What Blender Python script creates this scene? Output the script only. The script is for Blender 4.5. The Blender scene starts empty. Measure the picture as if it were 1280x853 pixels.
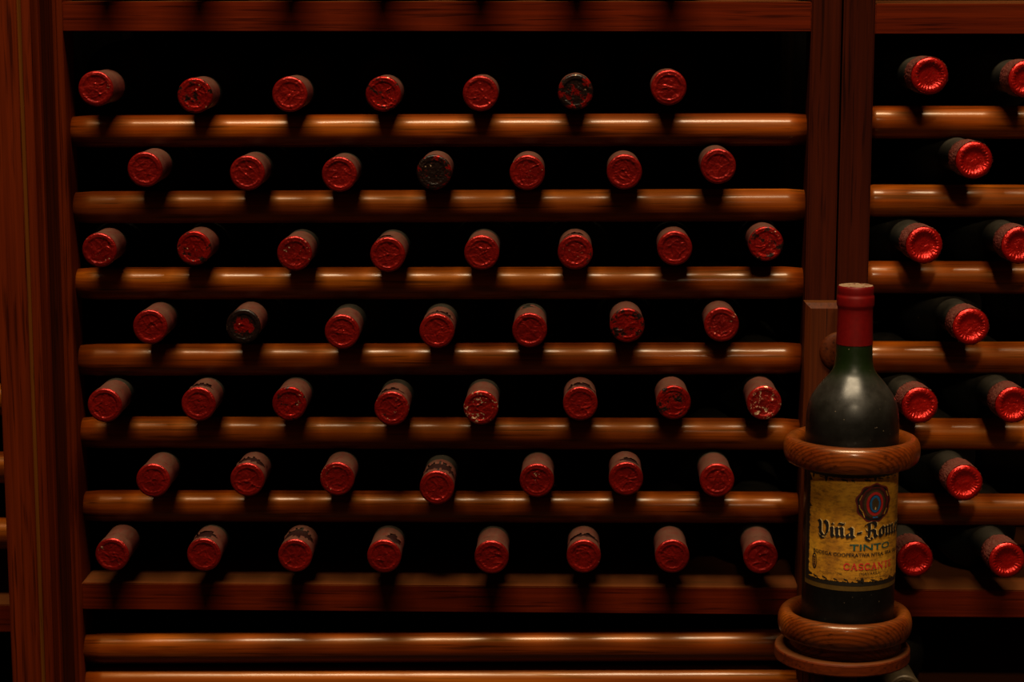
import bpy, bmesh, math, random
from mathutils import Vector, Matrix, noise

# ---------------------------------------------------------------- camera, world, lights, exposure
scene = bpy.context.scene
col = scene.collection
R = math.radians
W_PX, H_PX, F_PX = 1280.0, 853.0, 2700.0
ROW_Z = 1.20                      # height of the middle row of necks above the floor
PITCH, YAW, ROLL = R(9.45), R(1.55), R(0.0)
cam_d = bpy.data.cameras.new('camera')
cam = bpy.data.objects.new('camera', cam_d)
col.objects.link(cam)
cam_d.sensor_width = 36.0
cam_d.lens = 36.0 * F_PX / W_PX
cam.rotation_euler = (R(90) - PITCH, ROLL, YAW)
CR = cam.rotation_euler.to_matrix()
CAM = Vector((0, 0, ROW_Z)) - 1.765 * (CR @ Vector((0, 0, -1)))
cam.location = CAM
cam_d.clip_start = 0.05
cam_d.dof.use_dof = True
cam_d.dof.focus_distance = 1.735
cam_d.dof.aperture_fstop = 5.6
scene.camera = cam

world = bpy.data.worlds.new('world')
scene.world = world
world.use_nodes = True
world.node_tree.nodes['Background'].inputs[0].default_value = (0.95, 0.34, 0.14, 1)
world.node_tree.nodes['Background'].inputs[1].default_value = 0.04  # even reddish fill, added to brighten the undersides of the rods

def area_light(name, loc, target, sx, sy, energy, color):
    d = bpy.data.lights.new(name, 'AREA')
    d.shape = 'RECTANGLE'; d.size = sx; d.size_y = sy; d.energy = energy; d.color = color
    o = bpy.data.objects.new(name, d); col.objects.link(o)
    o.location = loc
    o.rotation_euler = (Vector(target) - Vector(loc)).to_track_quat('-Z', 'Y').to_euler()
    return o
def spot_light(name, loc, target, angle, blend, radius, energy, color):
    d = bpy.data.lights.new(name, 'SPOT')
    d.spot_size = R(angle); d.spot_blend = blend; d.shadow_soft_size = radius; d.energy = energy; d.color = color
    o = bpy.data.objects.new(name, d); col.objects.link(o)
    o.location = loc
    o.rotation_euler = (Vector(target) - Vector(loc)).to_track_quat('-Z', 'Y').to_euler()
    return o
WARM = (1.0, 0.78, 0.50)
area_light('ceiling_strip_light', (0.02, -1.08, 3.98), (0.02, 0.0, 1.2), 1.75, 0.50, 225.0, WARM)
spot_light('bottle_spotlight', (0.20, -1.95, 2.34), (0.37, 0.0, 1.16), 12.5, 1.0, 0.06, 95.0, WARM)

vs = scene.view_settings
vs.view_transform = 'Standard'; vs.look = 'None'; vs.gamma = 1.0; vs.use_curve_mapping = False
vs.exposure = 0.0

def at(px, py, Y):
    """point of the plane y = Y that the photograph shows at pixel px, py"""
    d = CR @ Vector(((px - W_PX / 2) / F_PX, (H_PX / 2 - py) / F_PX, -1.0))
    t = (Y - CAM.y) / d.y
    return CAM + d * t

# ---------------------------------------------------------------- materials
def new_mat(name):
    m = bpy.data.materials.new(name); m.use_nodes = True
    nt = m.node_tree
    return m, nt, nt.nodes['Principled BSDF']
def nd(nt, t, **kw):
    n = nt.nodes.new(t)
    for k, v in kw.items():
        if k in n.inputs: n.inputs[k].default_value = v
        else: setattr(n, k, v)
    return n
def lk(nt, a, b): nt.links.new(a, b)
def ramp(nt, fac, stops):
    r = nt.nodes.new('ShaderNodeValToRGB')
    e = r.color_ramp.elements
    while len(e) < len(stops): e.new(0.5)
    for k, (p, c) in enumerate(stops):
        e[k].position = p
        e[k].color = (c, c, c, 1) if isinstance(c, (int, float)) else (*c, 1)
    lk(nt, fac, r.inputs[0])
    return r.outputs[0]
def mixc(nt, fac, a, b, blend='MIX'):
    n = nt.nodes.new('ShaderNodeMix'); n.data_type = 'RGBA'; n.blend_type = blend
    for s, v in ((n.inputs[0], fac), (n.inputs[6], a), (n.inputs[7], b)):
        if hasattr(v, 'is_linked'): lk(nt, v, s)
        elif isinstance(v, (int, float)): s.default_value = v
        else: s.default_value = (*v, 1)
    return n.outputs[2]
def mathn(nt, op, a, b=0.0):
    n = nt.nodes.new('ShaderNodeMath'); n.operation = op; n.use_clamp = True
    for s, v in ((n.inputs[0], a), (n.inputs[1], b)):
        if hasattr(v, 'is_linked'): lk(nt, v, s)
        else: s.default_value = v
    return n.outputs[0]
def obj_coord(nt, scale=(1, 1, 1), rnd=0.0, rot=(0, 0, 0)):
    tc = nt.nodes.new('ShaderNodeTexCoord')
    mp = nt.nodes.new('ShaderNodeMapping')
    mp.inputs['Scale'].default_value = scale
    mp.inputs['Rotation'].default_value = rot
    lk(nt, tc.outputs['Object'], mp.inputs['Vector'])
    if rnd:
        oi = nt.nodes.new('ShaderNodeObjectInfo')
        mu = nt.nodes.new('ShaderNodeMath'); mu.operation = 'MULTIPLY'; mu.inputs[1].default_value = rnd
        lk(nt, oi.outputs['Random'], mu.inputs[0])
        lk(nt, mu.outputs[0], mp.inputs['Location'])
    return mp.outputs[0]
def noise_tex(nt, vec, scale, detail=4.0, rough=0.55, dist=0.0):
    n = nd(nt, 'ShaderNodeTexNoise', Scale=scale, Detail=detail, Roughness=rough, Distortion=dist)
    lk(nt, vec, n.inputs['Vector'])
    return n.outputs[0]
def bump(nt, h, strength, dist, normal=None):
    b = nt.nodes.new('ShaderNodeBump')
    b.inputs['Strength'].default_value = strength; b.inputs['Distance'].default_value = dist
    lk(nt, h, b.inputs['Height'])
    if normal is not None: lk(nt, normal, b.inputs['Normal'])
    return b.outputs[0]

def wood(name, dark, mid, light, axis, rough=0.32, coat=0.5, figure=1.0, dusty=0.0, spec=0.3, rings=0.0, tint=None):
    m, nt, p = new_mat(name)
    def st(along, across):
        s = [across] * 3; s[axis] = along; return tuple(s)
    v1 = obj_coord(nt, st(1.6, 22), 37.0)
    v2 = obj_coord(nt, st(5, 330), 53.0)
    v3 = obj_coord(nt, st(14, 420), 71.0)
    a = noise_tex(nt, v1, 1.0, 3.0, 0.6, 1.4 * figure)
    b = noise_tex(nt, v2, 1.0, 4.0, 0.6)
    c = noise_tex(nt, v3, 1.0, 2.0, 0.5)
    base = ramp(nt, a, [(0.28, dark), (0.5, mid), (0.72, light)])
    fine = ramp(nt, b, [(0.32, 0.30), (0.62, 1.0)])
    base = mixc(nt, 0.6, base, fine, 'MULTIPLY')
    pores = ramp(nt, c, [(0.30, 0.20), (0.42, 1.0)])
    base = mixc(nt, 0.8, base, pores, 'MULTIPLY')
    if rings:
        wv = nt.nodes.new('ShaderNodeTexWave'); wv.wave_type = 'RINGS'; wv.rings_direction = 'X'
        wv.inputs['Scale'].default_value = rings; wv.inputs['Distortion'].default_value = 2.5
        wv.inputs['Detail'].default_value = 2.0; wv.inputs['Detail Scale'].default_value = 0.12
        mp2 = nt.nodes.new('ShaderNodeMapping'); mp2.inputs['Location'].default_value = (0.0, 0.085, 0.035)
        mp2.inputs['Rotation'].default_value = (0, R(4), R(12))
        tcw = nt.nodes.new('ShaderNodeTexCoord'); lk(nt, tcw.outputs['Object'], mp2.inputs[0]); lk(nt, mp2.outputs[0], wv.inputs[0])
        base = mixc(nt, 0.9, base, ramp(nt, wv.outputs[0], [(0.15, 0.50), (0.6, 1.0), (0.95, 1.0)]), 'MULTIPLY')
    if dusty:
        geo = nt.nodes.new('ShaderNodeNewGeometry')
        sx = nt.nodes.new('ShaderNodeSeparateXYZ'); lk(nt, geo.outputs['Normal'], sx.inputs[0])
        up = ramp(nt, sx.outputs[2], [(0.6, 0.0), (1.0, dusty)])
        base = mixc(nt, up, base, (0.070, 0.031, 0.009))
    lk(nt, base, p.inputs['Base Color'])
    rr = ramp(nt, noise_tex(nt, obj_coord(nt, st(3, 30), 11.0), 1.0), [(0.3, rough + 0.16), (0.7, rough - 0.05)])
    lk(nt, rr, p.inputs['Roughness'])
    p.inputs['Specular IOR Level'].default_value = spec
    if tint: p.inputs['Specular Tint'].default_value = (*tint, 1)
    if coat: lk(nt, mathn(nt, 'MULTIPLY', ramp(nt, c, [(0.33, 0.15), (0.48, 1.0)]), coat), p.inputs['Coat Weight'])
    p.inputs['Coat Roughness'].default_value = 0.2
    bn = bump(nt, c, 0.25, 0.0004)
    bn = bump(nt, b, 0.25, 0.0006, bn)
    lk(nt, bn, p.inputs['Normal'])
    lk(nt, bump(nt, noise_tex(nt, obj_coord(nt, st(20, 90), 5.0), 1.0), 0.12, 0.0008), p.inputs['Coat Normal'])
    return m

M = {}
M['rod'] = wood('varnished_rod_wood', (0.054, 0.0056, 0.0003), (0.125, 0.0205, 0.0007), (0.210, 0.0500, 0.0018), 0, 0.40, 0.30, 1.0, 0.0, 0.36, 0.0, (1.0, 0.42, 0.075))
M['rod_satin'] = wood('satin_rod_wood', (0.052, 0.0056, 0.0004), (0.105, 0.0175, 0.0008), (0.165, 0.0385, 0.0020), 0, 0.48, 0.12, 1.0, 0.0, 0.36, 0.0, (1.0, 0.42, 0.075))
M['frame_h'] = wood('red_frame_wood_horizontal', (0.055, 0.0052, 0.0003), (0.070, 0.0070, 0.0004), (0.086, 0.0094, 0.0006), 0, 0.6, 0.0, 0.6, 0.0, 0.03)
M['frame_v'] = wood('red_frame_wood_vertical', (0.055, 0.0056, 0.0003), (0.070, 0.0078, 0.0004), (0.086, 0.0105, 0.0006), 2, 0.6, 0.0, 0.6, 0.0, 0.03)
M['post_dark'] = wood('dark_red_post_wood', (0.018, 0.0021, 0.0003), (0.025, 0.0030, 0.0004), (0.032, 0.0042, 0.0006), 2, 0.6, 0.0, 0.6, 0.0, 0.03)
M['strip'] = wood('pale_edge_strip_wood', (0.060, 0.015, 0.0006), (0.075, 0.021, 0.0010), (0.090, 0.028, 0.0016), 2, 0.55, 0.0, 0.6, 0.0, 0.04)
M['shelf_top'] = wood('shelf_board_wood', (0.052, 0.0046, 0.0003), (0.068, 0.0064, 0.0004), (0.082, 0.0086, 0.0006), 0, 0.6, 0.0, 0.6, 0.5, 0.03)
M['ring'] = wood('turned_ring_wood', (0.070, 0.0095, 0.0007), (0.130, 0.0235, 0.0016), (0.195, 0.0460, 0.0038), 0, 0.36, 0.45, 0.5, 0.25, 0.25, 110.0, (1.0, 0.56, 0.20))
M['disc'] = wood('base_disc_wood', (0.060, 0.0080, 0.0008), (0.085, 0.0125, 0.0012), (0.110, 0.0190, 0.0020), 0, 0.45, 0.1, 0.5, 0.5, 0.15)
M['holder'] = wood('holder_board_wood', (0.030, 0.005, 0.0006), (0.042, 0.0075, 0.0009), (0.056, 0.011, 0.0014), 2, 0.55, 0.0, 0.6, 0.3, 0.06)
M['backing'] = wood('shade_dark_panel_wood', (0.002, 0.001, 0.0005), (0.003, 0.0015, 0.0007), (0.004, 0.002, 0.001), 2, 0.9, 0.0, 0.6, 0.0, 0.02)  # near-black: the shade inside the racks is put into this colour

def plain(name, c, rough=0.6, metal=0.0, spec=0.5, coat=0.0):
    m, nt, p = new_mat(name)
    p.inputs['Roughness'].default_value = rough; p.inputs['Metallic'].default_value = metal
    p.inputs['Specular IOR Level'].default_value = spec; p.inputs['Coat Weight'].default_value = coat
    v = obj_coord(nt, (1, 1, 1), 3.0)
    n = noise_tex(nt, v, 260.0, 3.0)
    k = ramp(nt, n, [(0.3, 0.78), (0.65, 1.0)])
    lk(nt, mixc(nt, 1.0, c, k, 'MULTIPLY'), p.inputs['Base Color'])
    return m

def stone(name, a, b):
    m, nt, p = new_mat(name)
    v = obj_coord(nt)
    lk(nt, ramp(nt, noise_tex(nt, v, 6.0, 6.0), [(0.3, a), (0.7, b)]), p.inputs['Base Color'])
    p.inputs['Roughness'].default_value = 0.85
    lk(nt, bump(nt, noise_tex(nt, v, 30.0, 5.0), 0.4, 0.01), p.inputs['Normal'])
    return m
M['floor'] = stone('cellar_floor_stone', (0.02, 0.014, 0.010), (0.04, 0.028, 0.02))
M['wall'] = stone('cellar_wall_plaster', (0.02, 0.015, 0.011), (0.035, 0.026, 0.02))

def foil_face(name, mould, flakes, ringy=0.0, bright=1.0, rough=0.33):
    """red foil over the bottle mouth; mould = share eaten by black mould, flakes = share of pale flakes"""
    m, nt, p = new_mat(name)
    v = obj_coord(nt, (1, 1, 1), 9.0)
    big = noise_tex(nt, v, 60.0, 3.0)
    red = ramp(nt, big, [(0.3, (0.15 * bright, 0.0024, 0.0012)), (0.7, (0.27 * bright, 0.0066, 0.0030))])
    fine = noise_tex(nt, v, 900.0, 3.0)
    red = mixc(nt, 0.55, red, ramp(nt, fine, [(0.32, 0.45), (0.6, 1.0)]), 'MULTIPLY')
    metal = 0.7
    p.inputs['Metallic'].default_value = metal
    msk = None
    if mould > 0:
        mv = noise_tex(nt, v, 120.0, 6.0, 0.72)
        if ringy:
            tc = nt.nodes.new('ShaderNodeTexCoord')
            sp = nt.nodes.new('ShaderNodeSeparateXYZ'); lk(nt, tc.outputs['Object'], sp.inputs[0])
            cb = nt.nodes.new('ShaderNodeCombineXYZ')
            lk(nt, sp.outputs[0], cb.inputs[0]); lk(nt, sp.outputs[1], cb.inputs[1])
            ln = nt.nodes.new('ShaderNodeVectorMath'); ln.operation = 'LENGTH'; lk(nt, cb.outputs[0], ln.inputs[0])
            rr = ramp(nt, ln.outputs['Value'], [(0.005, 0.0), (0.0115, ringy)])
            mv = mathn(nt, 'ADD', mv, rr)
        t = 0.74 - 0.40 * mould
        msk = ramp(nt, mv, [(t - 0.02, 0.0), (t + 0.03, 1.0)])
        gr = ramp(nt, fine, [(0.35, (0.002, 0.0008, 0.0005)), (0.75, (0.009, 0.0032, 0.002))])
        red = mixc(nt, msk, red, gr)
        lk(nt, mathn(nt, 'MULTIPLY', mathn(nt, 'SUBTRACT', 1.0, msk), metal), p.inputs['Metallic'])
    if flakes > 0:
        fv = noise_tex(nt, obj_coord(nt, (1, 1, 1), 17.0), 430.0, 4.0, 0.6)
        fz = noise_tex(nt, obj_coord(nt, (1, 1, 1), 23.0), 95.0, 2.0, 0.5)
        s = mathn(nt, 'ADD', mathn(nt, 'MULTIPLY', fv, 0.7), mathn(nt, 'MULTIPLY', fz, 0.4))
        t = 0.745 - 0.12 * flakes
        fm = ramp(nt, s, [(t, 0.0), (t + 0.018, 1.0)])
        red = mixc(nt, fm, red, (0.50, 0.33, 0.20))
    lk(nt, red, p.inputs['Base Color'])
    p.inputs['Roughness'].default_value = rough
    p.inputs['Specular IOR Level'].default_value = 0.5 if mould < 0.4 else 0.2
    wr = noise_tex(nt, obj_coord(nt, (1, 1, 1), 29.0), 330.0, 4.0, 0.6, 1.2)
    lk(nt, bump(nt, wr, 0.5, 0.0009), p.inputs['Normal'])
    return m
FACE = {
    'clean': foil_face('red_foil_face', 0.12, 0.0),
    'fleck': foil_face('flecked_red_foil_face', 0.25, 0.42),
    'white': foil_face('white_flaked_red_foil_face', 0.1, 0.95),
    'mould': foil_face('mouldy_red_foil_face', 0.50, 0.25),
    'rim': foil_face('mould_rimmed_red_foil_face', 0.40, 0.2, 0.30),
    'black': foil_face('blackened_foil_face', 0.76, 0.3),
    'bright': foil_face('bright_red_foil_face', 0.0, 0.0, 0.0, 1.5, 0.26),
    'bitten': foil_face('bitten_bright_foil_face', 0.28, 0.2, 0.0, 1.5, 0.26),
}
def foil_side(name, red, dust, dust_amt, crinkle):
    m, nt, p = new_mat(name)
    v = obj_coord(nt, (1, 1, 1), 5.0)
    base = ramp(nt, noise_tex(nt, v, 120.0, 4.0), [(0.3, tuple(0.65 * c for c in red)), (0.7, red)])
    geo = nt.nodes.new('ShaderNodeNewGeometry')
    sx = nt.nodes.new('ShaderNodeSeparateXYZ'); lk(nt, geo.outputs['Normal'], sx.inputs[0])
    up = ramp(nt, sx.outputs[2], [(0.05, 0.0), (0.65, dust_amt)])
    dn = ramp(nt, noise_tex(nt, obj_coord(nt, (1, 1, 0.35), 7.0), 210.0, 5.0), [(0.25, 0.35), (0.6, 1.0)])
    base = mixc(nt, mathn(nt, 'MULTIPLY', up, dn), base, dust)
    lk(nt, base, p.inputs['Base Color'])
    p.inputs['Metallic'].default_value = 0.15
    p.inputs['Roughness'].default_value = 0.6
    p.inputs['Specular IOR Level'].default_value = 0.3
    if crinkle:
        cv = noise_tex(nt, obj_coord(nt, (1, 1, 0.3), 7.0), 520.0, 5.0, 0.7, 1.5)
        lk(nt, bump(nt, cv, 0.9, 0.0016), p.inputs['Normal'])
    else:
        cv = noise_tex(nt, obj_coord(nt, (1, 1, 0.6), 7.0), 260.0, 4.0, 0.6)
        lk(nt, bump(nt, cv, 0.35, 0.0007), p.inputs['Normal'])
    return m
M['side'] = foil_side('dusty_red_foil_side', (0.075, 0.0045, 0.0025), (0.060, 0.026, 0.015), 0.85, False)
M['side_crinkled'] = foil_side('crinkled_red_foil_side', (0.085, 0.006, 0.003), (0.075, 0.027, 0.016), 0.65, True)
M['side_brown'] = foil_side('dusty_brown_foil_side', (0.03, 0.018, 0.007), (0.05, 0.034, 0.016), 0.8, False)
FACE['brown'] = plain('brown_foil_face', (0.07, 0.045, 0.02), 0.5, 0.3)
M['capsule_smooth'] = plain('smooth_red_capsule', (0.078, 0.0007, 0.0006), 0.5, 0.1, 0.12, 0.0)
M['capsule_worn'] = foil_face('worn_capsule_top', 0.0, 2.2)

def glass(name, base, dust, amt, low, neck=None, under=None, rough=(0.20, 0.42), spec=0.5):
    m, nt, p = new_mat(name)
    v = obj_coord(nt, (1, 1, 1), 5.0)
    cl = noise_tex(nt, v, 45.0, 5.0, 0.65)
    geo = nt.nodes.new('ShaderNodeNewGeometry')
    sx = nt.nodes.new('ShaderNodeSeparateXYZ'); lk(nt, geo.outputs['Normal'], sx.inputs[0])
    up = ramp(nt, sx.outputs[2], [(0.0, low), (0.75, amt)])
    k = mathn(nt, 'MULTIPLY', up, ramp(nt, cl, [(0.3, 0.25), (0.7, 1.0)]))
    b = base
    tc = nt.nodes.new('ShaderNodeTexCoord')
    sp = nt.nodes.new('ShaderNodeSeparateXYZ'); lk(nt, tc.outputs['Object'], sp.inputs[0])
    lo, hi, c2 = (0.212, 0.226, neck) if neck else (0.258, 0.262, under)
    zz = ramp(nt, sp.outputs[2], [(lo, 0.0), (hi, 1.0)])
    b = mixc(nt, zz, base, c2)
    k = mathn(nt, 'MULTIPLY', k, mathn(nt, 'SUBTRACT', 1.0, mathn(nt, 'MULTIPLY', zz, 0.95)))
    sp_ = noise_tex(nt, v, 520.0, 2.0, 0.5)
    spk = ramp(nt, sp_, [(0.745, 0.0), (0.77, 0.5)])
    c = mixc(nt, k, b, dust)
    c = mixc(nt, spk, c, (0.16, 0.12, 0.08))
    lk(nt, c, p.inputs['Base Color'])
    lk(nt, ramp(nt, cl, [(0.3, rough[0]), (0.7, rough[1])]), p.inputs['Roughness'])
    p.inputs['Specular IOR Level'].default_value = spec
    return m
M['glass'] = glass('dusty_dark_bottle_glass', (0.0010, 0.0012, 0.0008), (0.035, 0.029, 0.020), 0.6, 0.03, None, (0.008, 0.0007, 0.0005), (0.5, 0.65), 0.15)
M['glass_stand'] = glass('dusty_green_black_bottle_glass', (0.0012, 0.0012, 0.0008), (0.028, 0.025, 0.020), 0.6, 0.015, (0.0022, 0.0060, 0.0005), None, (0.26, 0.48), 0.26)

# ---------------------------------------------------------------- mesh helpers
def link(name, me, mat, parent=None, loc=(0, 0, 0), smooth=False):
    o = bpy.data.objects.new(name, me)
    if mat is not None and not me.materials: me.materials.append(mat)
    if smooth:
        for f in me.polygons: f.use_smooth = True
    col.objects.link(o)
    o.location = loc
    if parent is not None: o.parent = parent
    return o
def from_bm(name, bm):
    me = bpy.data.meshes.new(name)
    bm.normal_update(); bm.to_mesh(me); bm.free()
    return me
def box_mesh(name, sx, sy, sz, bev=0.0015, seg=2):
    bm = bmesh.new()
    bmesh.ops.create_cube(bm, size=1.0)
    bmesh.ops.scale(bm, vec=(sx, sy, sz), verts=bm.verts)
    if bev: bmesh.ops.bevel(bm, geom=bm.edges[:], offset=bev, segments=seg, affect='EDGES')
    return from_bm(name, bm)
def box(name, lo, hi, mat, parent=None, bev=0.0015, seg=2):
    lo, hi = Vector(lo), Vector(hi)
    s = hi - lo
    po = parent.location if parent is not None else Vector((0, 0, 0))
    return link(name, box_mesh(name, *s, bev, seg), mat, parent, (lo + hi) / 2 - po)
def lathe(name, prof, n=64, jitter=None, drop=None, cap0=False, cap1=False):
    """prof: list of (r, z); jitter(ang, i, r, z) -> (r, z); drop(ang, z) -> True removes the face"""
    vs_, fs = [], []
    for i, (r, z) in enumerate(prof):
        for k in range(n):
            a = 2 * math.pi * k / n
            rr, zz = jitter(a, i, r, z) if jitter else (r, z)
            vs_.append((rr * math.cos(a), rr * math.sin(a), zz))
    for i in range(len(prof) - 1):
        for k in range(n):
            if drop and drop(2 * math.pi * (k + 0.5) / n, 0.5 * (prof[i][1] + prof[i + 1][1])): continue
            k2 = (k + 1) % n
            fs.append((i * n + k, i * n + k2, (i + 1) * n + k2, (i + 1) * n + k))
    if cap0: fs.append(tuple(range(n - 1, -1, -1)))
    if cap1: fs.append(tuple((len(prof) - 1) * n + k for k in range(n)))
    me = bpy.data.meshes.new(name); me.from_pydata(vs_, [], fs); me.update()
    return me
def empty(name, loc, label, cat, group=None, rot=(0, 0, 0)):
    o = bpy.data.objects.new(name, None); col.objects.link(o)
    o.empty_display_size = 0.05
    o.location = loc; o.rotation_euler = rot
    o['label'] = label; o['category'] = cat
    if group: o['group'] = group
    return o
def smoothstep(a, b, x):
    t = max(0.0, min(1.0, (x - a) / (b - a))); return t * t * (3 - 2 * t)

# ---------------------------------------------------------------- the room
def structure(o): o['kind'] = 'structure'; return o
structure(box('floor', (-2.2, -2.6, -0.1), (2.2, 0.6, 0.0), M['floor'], None, 0))
structure(box('wall_back', (-2.2, 0.5, 0.0), (2.2, 0.6, 4.2), M['wall'], None, 0))
structure(box('ceiling', (-2.2, -2.6, 4.2), (2.2, 0.6, 4.3), M['wall'], None, 0))

# ---------------------------------------------------------------- racks
ROD_Y, ROD_R = 0.027, 0.0134
TOP_Z, DEPTH = 2.02, 0.33
XL = at(91.5, 426, 0).x               # inner edge of the moulded post
XP0 = at(1005.3, 426, 0).x            # twin posts
XP1 = at(1042.0, 426, 0).x
XQ0 = at(1044.8, 426, 0).x
XQ1 = at(1083.2, 426, 0).x

rod_meshes = {}
def rod(parent, x0, x1, z0, z1, rnd, y=ROD_Y, mat='rod'):
    """round rod between two side faces, its ends let into them"""
    L = math.hypot(x1 - x0, z1 - z0)
    rng = random.Random(rnd)
    n, m = 40, 36
    vs_, fs = [], []
    for i in range(m + 1):
        t = i / m
        xx = (t - 0.5) * L
        rr = ROD_R * (1 + 0.008 * noise.noise((xx * 9, rnd * 3.1, 0)))
        e = 0.0012 if i in (0, m) else 0
        for k in range(n):
            a = 2 * math.pi * k / n
            vs_.append((xx, (rr - e) * math.cos(a), (rr - e) * math.sin(a)))
    for i in range(m):
        for k in range(n):
            k2 = (k + 1) % n
            fs.append((i * n + k, (i + 1) * n + k, (i + 1) * n + k2, i * n + k2))
    fs.append(tuple(range(n))); fs.append(tuple(m * n + k for k in range(n - 1, -1, -1)))
    me = bpy.data.meshes.new('rod'); me.from_pydata(vs_, [], fs); me.update()
    o = link('rod', me, M[mat], parent, Vector(((x0 + x1) / 2, y, (z0 + z1) / 2)) - parent.location, True)
    o.rotation_euler = (rng.uniform(0, 0.8), -math.atan2(z1 - z0, x1 - x0), 0)
    return o
def rod_z(px, top, bot, y=ROD_Y): return at(px, (top + bot) / 2, y).z

rack = empty('wine_rack', (0, 0, 0), 'wide wooden wine rack of round rods between moulded post and twin posts', 'wine rack')
# (left px top, right px top, diameter px)
ROWS = [(144, 141.4, 41), (239, 235.7, 41), (334.3, 333.2, 40.5), (430, 427.8, 40.2), (520.8, 523, 39.6), (612.8, 614.6, 39.6), (791, 786.5, 38.6), (834, 832, 38.4)]
for k, (tl, tr, d) in enumerate(ROWS):
    y = ROD_Y if k < 6 else 0.0125
    rod(rack, XL - 0.002, XP0 + 0.002, rod_z(110, tl, tl + d, y), rod_z(960, tr, tr + d, y), k + 1, y, 'rod_satin' if k in (1, 4) else 'rod')
def board(parent, x0, x1, px0, t0, b0, mat, px1, t1, b1, name='shelf_board'):
    zt0, zt1, zb0, zb1 = at(px0, t0, 0).z, at(px1, t1, 0).z, at(px0, b0, 0).z, at(px1, b1, 0).z
    th = ((zt0 - zb0) + (zt1 - zb1)) / 2
    zt = (zt0 + zt1) / 2
    return box(name, (x0, 0.0, zt - th), (x1, DEPTH, zt), mat, parent, 0.0008, 2), zt
_, TOPBOARD = board(rack, XL, XP0, 110, 3, 40.5, M['shelf_top'], 960, 1.0, 39.2)
_, SHELF = board(rack, XL, XP0, 110, 730.5, 763.5, M['shelf_top'], 960, 734, 768)
rod(rack, XL - 0.002, XP0 + 0.002, TOPBOARD + 0.064, TOPBOARD + 0.064, 11)  # unseen rod, added to shade the top of the board below
# twin posts: the first belongs to this rack
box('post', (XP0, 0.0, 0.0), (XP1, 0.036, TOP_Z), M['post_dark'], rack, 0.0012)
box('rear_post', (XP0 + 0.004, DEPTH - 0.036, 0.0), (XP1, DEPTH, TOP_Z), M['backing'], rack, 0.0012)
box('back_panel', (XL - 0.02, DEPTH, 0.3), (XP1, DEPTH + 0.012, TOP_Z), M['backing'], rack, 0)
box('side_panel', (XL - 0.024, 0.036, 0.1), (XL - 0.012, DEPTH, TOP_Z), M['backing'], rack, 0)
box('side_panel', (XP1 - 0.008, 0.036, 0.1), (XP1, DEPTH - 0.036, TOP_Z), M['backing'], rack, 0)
box('bottom_rail', (XL, 0.0, 0.06), (XP0, DEPTH, 0.10), M['frame_h'], rack)
box('top_light_block', (XL - 0.024, 0.0, TOP_Z), (XP1, DEPTH + 0.012, TOP_Z + 0.02), M['frame_h'], rack)  # unseen cover, added to stop light falling in behind the boards
# moulded post: wide front board with a pale edge strip, stepping back to the rack
fz = ROW_Z
def xat(px, Y): return at(px, 426, Y).x
YF, YS = -0.062, -0.042
A0, B0, B1, C1 = xat(-1.5, YF), xat(36, YF), xat(41.5, YF), xat(52, YF)
D1 = xat(61.5, YS)
def wedge(name, pts, mat, parent, z0, z1, bev=0.0008):
    bm = bmesh.new()
    v = [bm.verts.new((x, y, 0)) for x, y in pts]
    f = bm.faces.new(v)
    r = bmesh.ops.extrude_face_region(bm, geom=[f])
    for e in r['geom']:
        if isinstance(e, bmesh.types.BMVert): e.co.z += z1 - z0
    bmesh.ops.recalc_face_normals(bm, faces=bm.faces)
    if bev: bmesh.ops.bevel(bm, geom=bm.edges[:], offset=bev, segments=2, affect='EDGES')
    return link(name, from_bm(name, bm), mat, parent, Vector((0, 0, z0)) - parent.location)
mp = wedge('moulded_post', [(A0, YF), (B0, YF), (B0, YF + 0.03), (A0, YF + 0.03)], M['frame_v'], rack, 0, TOP_Z)
wedge('edge_strip', [(B0 + 0.0001, YF + 0.0006), (B0 + 0.0003, YF + 0.0001), (B1 - 0.0006, YF + 0.0001), (B1 - 0.0004, YF + 0.0006), (B1 - 0.0004, YF + 0.03), (B0 + 0.0001, YF + 0.03)], M['strip'], mp, 0, TOP_Z, 0.0001)
wedge('edge_board', [(B1 - 0.0003, YF), (C1, YF), (C1, YF + 0.03), (B1 - 0.0003, YF + 0.03)], M['frame_v'], mp, 0, TOP_Z, 0.0006)
wedge('stepped_moulding', [(A0 + 0.004, YF + 0.029), (C1 - 0.002, YF + 0.029), (C1 - 0.002, YS), (D1, YS), (D1, YS + 0.008), (A0 + 0.004, YS + 0.008)], M['frame_v'], mp, 0, TOP_Z, 0.0005)
wedge('cove_moulding', [(A0 + 0.004, YS + 0.007), (D1 - 0.0015, YS + 0.007), (D1 - 0.0010, YS + 0.018), (D1 + 0.0008, YS + 0.030), (D1 + 0.0030, YS + 0.038), (D1 + 0.0030, 0.002), (A0 + 0.004, 0.002)], M['post_dark'], mp, 0, TOP_Z, 0.0002)  # darker wood: the shade of the recess is put into its colour
wedge('inner_post', [(A0 + 0.004, -0.005), (XL - 0.0045, -0.005), (XL - 0.0045, 0.0), (XL, 0.0), (XL, 0.036), (A0 + 0.004, 0.036)], M['frame_v'], mp, 0, TOP_Z, 0.0005)
box('rear_post', (XL - 0.03, DEPTH - 0.036, 0.0), (XL - 0.003, DEPTH, TOP_Z), M['backing'], rack, 0.0012)

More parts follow.
